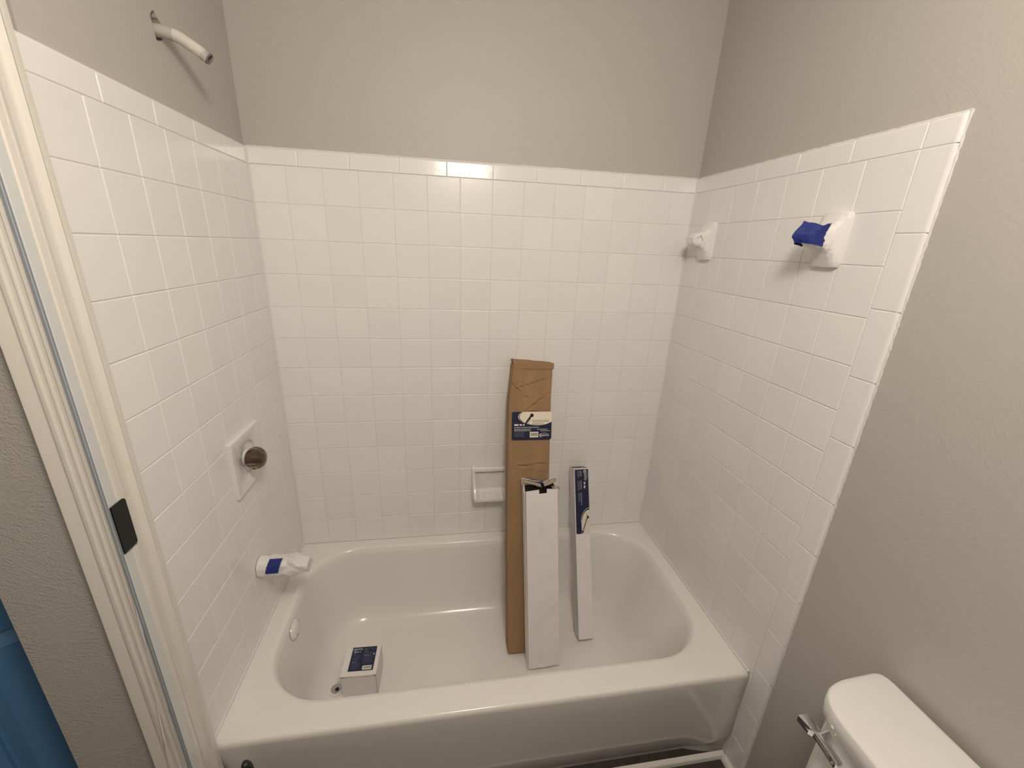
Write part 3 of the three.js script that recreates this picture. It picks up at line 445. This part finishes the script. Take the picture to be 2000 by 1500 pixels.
{ // wide white box, torn open at the top
  const w = 0.1245, L = 0.705, d = 0.050, th = 0.0016;
  const t = leaning('white_box', 'wide white cardboard box torn open at the top, before the brown box', 0.9565, 0.0685, 0.423, 0.258, 0.020);
  const panel = (pts, depth = th) => { const s = new THREE.Shape(pts.map(p => new THREE.Vector2(...p))); return new THREE.ExtrudeGeometry(s, { depth, bevelEnabled: true, bevelSize: 0.0003, bevelThickness: 0.0003, bevelSegments: 1 }); };
  part('front_panel', panel([[-w / 2 + 0.003, 0.001], [0.012, 0.0], [0.0125, 0.006], [0.0135, 0.006], [0.014, 0.001], [w / 2 - 0.002, 0.003], [w / 2, 0.006], [w / 2, L - 0.004], [0.022, L - 0.001], [0.022, L - 0.017], [-0.008, L - 0.018], [-0.008, L - 0.002], [-w / 2 + 0.004, L - 0.006]]).translate(0, 0, -th), M.whiteCard, t);
  part('left_panel', panel([[0.002, 0], [d, 0], [d, L], [0.02, L + 0.003], [0.002, L - 0.012]]).rotateY(Math.PI / 2).translate(-w / 2, 0, 0), M.whiteCard, t);
  part('right_panel', panel([[th, 0], [d, 0], [d, L], [th, L - 0.003]]).rotateY(Math.PI / 2).translate(w / 2 - th, 0, 0), M.whiteCard, t);
  part('back_panel', box(-w / 2 + th, w / 2 - th, 0, L, -d, -d + th), M.whiteCard, t);
  part('bottom_panel', box(-w / 2 + th, w / 2 - th, 0, th, -d + th, -th - 0.001), M.whiteCard, t);
  part('inner_shade', box(-w / 2 + 0.002, w / 2 - 0.002, L - 0.12, L + 0.008, -d + th, -d + th + 0.001), M.black, t);  // added black sheet standing in for the shade within the torn box
  part('torn_flap', bentSheet(20, 10, (u, v) => V(lerp(-w / 2 - 0.003, 0.006, u) - 0.003 * v, L + 0.006 + 0.030 * v * (1 - 0.5 * u) + 0.004 * noise(u * 5, v * 2), -d + 0.003 + 0.018 * v * v), 0.0018), M.whiteCard, t);
  part('torn_flap', bentSheet(20, 10, (u, v) => V(lerp(0.014, w / 2 + 0.004, u), L + 0.007 + 0.026 * v * (0.4 + 0.6 * u) + 0.003 * noise(u * 5 + 3, v * 2), -d + 0.003 + 0.020 * v * v), 0.0018), M.whiteCard, t);
  part('curled_edge', bentSheet(18, 8, (u, v) => V(lerp(-w / 2 - 0.003, 0.004, u), L + 0.034 - 0.022 * u - 0.011 * Math.sin(v * 2.2) + 0.003 * noise(u * 6, 3), -d + 0.024 + 0.010 * v), 0.0016), M.greyCard, t);
  part('curled_edge', bentSheet(18, 8, (u, v) => V(lerp(0.016, w / 2 + 0.002, u), L + 0.017 + 0.014 * u - 0.012 * v, -d + 0.026 + 0.008 * v + 0.003 * Math.sin(u * 5)), 0.0016), M.greyCard, t);
  part('curled_edge', bentSheet(14, 6, (u, v) => V(lerp(-0.040, 0.016, u), L + 0.034 - 0.014 * u - 0.008 * v, -d + 0.014 + 0.006 * v), 0.0014), std({ color: rgb(0.05, 0.055, 0.10), roughness: 0.5 }), t).userData.label = 'dark navy printed flap scrap';
  part('rolled_corner', bentSheet(10, 10, (u, v) => V(-w / 2 - 0.002 + 0.007 * u, L - 0.014 + 0.030 * v, -0.004 - 0.016 * u - 0.010 * v), 0.0016), M.whiteCard, t);
  part('side_tab', bentSheet(10, 5, (u, v) => V(lerp(w / 2 - 0.016, w / 2 + 0.012, u), L - 0.002 + 0.002 * v - 0.003 * u, lerp(-0.006, -0.03, v)), 0.0014), M.greyCard, t);
}
{ // narrow white box with the navy print
  const w = 0.0632, L = 0.700, d = 0.0632;
  const t = leaning('white_box', 'narrow white box with navy print leaning right of the brown box', 1.1565, 0.0805, 0.3355, 0.409, -0.006);
  part('carton_body', rbox(-w / 2, w / 2, 0, L, -d, 0, 0.0016, 2), M.whiteCard, t);
  const lb = part('printed_label', labelPlate(w - 0.004, 0.268, 0.0006), printed(barLabel), t); lb.position.set(0.0012, L - 0.139, 0.0001); lb.userData.label = 'navy printed panel with white logo';
  const tp = part('top_print', labelPlate(w - 0.004, d - 0.006, 0.0006), printed(topPrint, 0.6), t); tp.rotation.x = -Math.PI / 2; tp.position.set(0, L + 0.0001, -d / 2);
  part('open_seam', box(-w / 2 - 0.0003, -w / 2 + 0.001, 0.004, 0.05, -d + 0.001, -d + 0.003), M.cardDark, t);
}
{ // small white box by the drain
  const t = thing('white_box', 'small white box with navy top label beside the tub drain', 'box', [0.2815, BASIN + 0.001, 0.381]); t.rotation.y = -0.035;
  const w = 0.121, h = 0.106, d = 0.117;
  part('carton_body', rbox(-w / 2, w / 2 - 0.0025, 0, h - 0.006, -d / 2, d / 2 - 0.004, 0.0012, 2), M.whiteCard, t);
  part('side_panel', bentSheet(10, 10, (u, v) => V(w / 2 + 0.004 * Math.sin(u * 3.14) * Math.sin(v * 3.14), lerp(0, h - 0.002, v), lerp(d / 2 - 0.0035, -d / 2, u)), 0.0018), M.whiteCard, t);
  part('seam_gap', box(w / 2 - 0.0030, w / 2 - 0.0010, 0.001, h - 0.006, d / 2 - 0.0052, d / 2 - 0.0045), M.cardDark, t);
  part('front_panel', rbox(-w / 2 + 0.001, w / 2 - 0.0032, 0.0, h - 0.0120, d / 2 - 0.0042, d / 2 - 0.0012, 0.0008, 2), M.whiteCard, t);
  part('lid_gap_shade', box(-w / 2 + 0.001, w / 2 - 0.003, h - 0.0125, h - 0.004, d / 2 - 0.0045, d / 2 - 0.0030), M.cardDark, t);  // dark strip painted in for the shade under the lid edge
  part('lid', loft(Array.from({ length: 9 }, (_, i) => { const k = i / 8, x = lerp(-w / 2 - 0.001, w / 2 - 0.001, k), s = 0.0028 * Math.sin(k * 3.14); return [V(x, h - 0.003, -d / 2), V(x, h, -d / 2), V(x, h, d / 2 - 0.001), V(x, h - 0.0015 - s * 0.2, d / 2 + 0.0015), V(x, h - 0.0062 - s, d / 2 + 0.0005), V(x, h - 0.0045, d / 2 - 0.006)]; }), { capA: true, capB: true, crease: 0.6 }), M.whiteCard, t);
  part('dark_corner', box(w / 2 - 0.008, w / 2 - 0.0012, h - 0.0068, h - 0.0035, d / 2 - 0.002, d / 2 + 0.0012), M.cardDark, t);  // small dark brown blocks at the front corners of the lid
  part('dark_corner', box(-w / 2 - 0.0012, -w / 2 + 0.010, h - 0.0062, h - 0.0045, d / 2 - 0.002, d / 2 + 0.0012), M.cardDark, t);
  const lb = part('printed_label', labelPlate(0.0865, 0.094, 0.0006), printed(smallLabel), t); lb.rotation.x = -Math.PI / 2; lb.position.set(0.0035, h, -0.0035); lb.userData.label = 'navy printed label with barcode';
}
// ------------------------------------------------------------ toilet
{
  const zc = 1.27, t = thing('toilet', 'white toilet whose tank stands against the right wall', 'toilet', [0, 0, 0]);
  const lidShape = (x0, x1, z0, z1, rf, rb, bulge) => { const s = new THREE.Shape(); // shape in (x, -z)
    s.moveTo(x1, -z0 - rb); s.quadraticCurveTo(x1, -z0, x1 - rb, -z0); s.lineTo(x0 + rf * 1.25, -z0 - 0.004); s.bezierCurveTo(x0 + rf * 0.35, -z0 - 0.010, x0 + 0.004, -z0 - rf * 0.5, x0, -z0 - rf * 1.15); s.quadraticCurveTo(x0 - bulge, -(z0 + z1) / 2, x0, -z1 + rf * 1.15); s.bezierCurveTo(x0 + 0.004, -z1 + rf * 0.5, x0 + rf * 0.35, -z1 + 0.010, x0 + rf * 1.25, -z1 + 0.004); s.lineTo(x1 - rb, -z1); s.quadraticCurveTo(x1, -z1, x1, -z1 + rb); s.closePath(); return s; };
  const ex = (s, y0, y1, b, seg = 4) => toCreasedNormals(new THREE.ExtrudeGeometry(s, { depth: y1 - y0 - 2 * b, bevelEnabled: true, bevelSize: b, bevelThickness: b, bevelOffset: -b, bevelSegments: seg, curveSegments: 16 }).rotateX(-Math.PI / 2).translate(0, y0 + b, 0), 0.7);
  part('tank_lid', ex(lidShape(1.314, 1.499, 1.044, 1.496, 0.072, 0.028, 0.006), 0.740, 0.783, 0.009), M.ceramic, t);
  part('tank', ex(lidShape(1.330, 1.494, 1.056, 1.484, 0.060, 0.02, 0.006), 0.40, 0.7385, 0.005), M.ceramic, t);
  // bowl and seat, mostly below the picture
  const bowl = []; for (const [y, a, b, cx] of [[0.0, 0.19, 0.105, 1.13], [0.03, 0.185, 0.10, 1.13], [0.16, 0.16, 0.095, 1.12], [0.28, 0.21, 0.15, 1.09], [0.36, 0.245, 0.178, 1.07], [0.385, 0.25, 0.182, 1.07]]) bowl.push(superRing(cx, zc, a, b, 40, 2.3, (u, v) => V(u, y, v)).reverse());
  part('bowl', loft(bowl, { capA: true, capB: true, crease: 0.8 }), M.ceramic, t);
  part('pedestal', rbox(1.22, 1.44, 0.0, 0.40, zc - 0.10, zc + 0.10, 0.02), M.ceramic, t);
  part('seat_lid', loft([[0.387, 0.245, 0.180], [0.40, 0.252, 0.186], [0.418, 0.250, 0.184], [0.425, 0.235, 0.17]].map(([y, a, b]) => superRing(1.068, zc, a, b, 40, 2.3, (u, v) => V(u, y, v)).reverse()), { capA: true, capB: true, crease: 0.8 }), M.ceramic, t);
  // chrome flush lever
  const lv = part('flush_lever', (() => { const rings = [[1.0655, 0.0050, 0.0075, 1.3040, 0.7085], [1.068, 0.0085, 0.0115, 1.304, 0.7080], [1.090, 0.0100, 0.0110, 1.310, 0.7030], [1.0965, 0.0085, 0.0080, 1.3125, 0.7015], [1.104, 0.0080, 0.0075, 1.3125, 0.7015], [1.128, 0.0085, 0.0072, 1.3110, 0.7005], [1.149, 0.0090, 0.0072, 1.3090, 0.6990], [1.1530, 0.0070, 0.005, 1.308, 0.699]].map(([z, a, b, x, y]) => superRing(0, 0, b, a, 20, 7, (u, v) => V(x + 0.004 + u, y + v, z - 0.002))); return loft(rings, { capA: true, capB: true, crease: 0.35 }); })(), M.chrome, t);
  part('lever_hub', new THREE.CylinderGeometry(0.011, 0.014, 0.026, 24).rotateZ(Math.PI / 2).translate(1.327, 0.702, 1.104), M.chrome, lv);
}
// ------------------------------------------------------------ blue cabinet in the recess on the left
{
  const t = thing('blue_cabinet', 'blue cabinet standing beyond the textured wall end', 'cabinet', [-0.3545, 0, 0.7266]); t.rotation.y = 0.6283; // local +x to the right along its front, +z to the viewer
  const X0 = -0.60, X1 = 0.075, yd = 0.773, st = 0.106;
  part('carcass', rbox(X0, X1, 0, 1.0, -0.14, -0.022, 0.002, 2), M.blue, t);
  part('drawer_front', rbox(X0, X1, 0.7795, 0.97, -0.02, 0, 0.002, 2), M.blue, t);
  const bevelTop = loft([[V(X0, yd, -0.012), V(X0, 0.740, 0.0), V(X0, 0.738, -0.02), V(X0, yd, -0.02)].reverse(), [V(X1, yd, -0.012), V(X1, 0.740, 0.0), V(X1, 0.738, -0.02), V(X1, yd, -0.02)].reverse()], { capA: true, capB: true, crease: 0.3 });
  const d = part('door', join([bevelTop, box(X0, X1, 0.640, 0.739, -0.02, 0), box(X0, X1, 0.05, 0.15, -0.02, 0), box(X1 - st, X1, 0.15, 0.640, -0.02, 0), box(X0, X0 + st, 0.15, 0.640, -0.02, 0)]), M.blue, t);
  const x0 = X0 + st, x1 = X1 - st;
  part('door_panel', loft([roundRectRing(x0, x1, -0.640, -0.15, 0.0005, 0, 2), roundRectRing(x0 + 0.026, x1 - 0.026, -0.614, -0.176, 0.0005, -0.011, 2), roundRectRing(x0 + 0.032, x1 - 0.032, -0.608, -0.182, 0.0005, -0.011, 2), roundRectRing(x0 + 0.036, x1 - 0.036, -0.604, -0.186, 0.0005, -0.004, 2)].map(r => r.map(p => V(p.x, -p.z, p.y))), { capB: true, crease: 0.3 }), M.blue, d);
}
// ------------------------------------------------------------ the dark handle at the lower edge of the picture
{
  const t = thing('plunger', 'black rounded handle end standing in front of the tub apron at left', 'plunger', [0.146, 0, 0.852]);
  const h = part('handle', loft(Array.from({ length: 20 }, (_, i) => { const k = i / 19, y = k < 0.8 ? lerp(0.08, 0.44, k / 0.8) : lerp(0.44, 0.466, Math.sin((k - 0.8) / 0.2 * Math.PI / 2)), r = k < 0.8 ? 0.0115 : 0.0115 * Math.cos((k - 0.8) / 0.2 * Math.PI / 2) + 0.0002; return superRing(0, 0, r, r, 20, 2, (u, v) => V(u - 0.02 * k, y, -v)); }), { capA: true, capB: true, crease: 0.9 }), M.rubber, t);
  part('cup', new THREE.LatheGeometry([[0.0001, 0.095], [0.016, 0.093], [0.022, 0.075], [0.05, 0.055], [0.058, 0.02], [0.055, 0.0], [0.051, 0.0], [0.05, 0.02], [0.0001, 0.05]].map(p => new THREE.Vector2(...p)), 36), M.rubber, t);
}
shade(scene);
renderer.render(scene, camera);
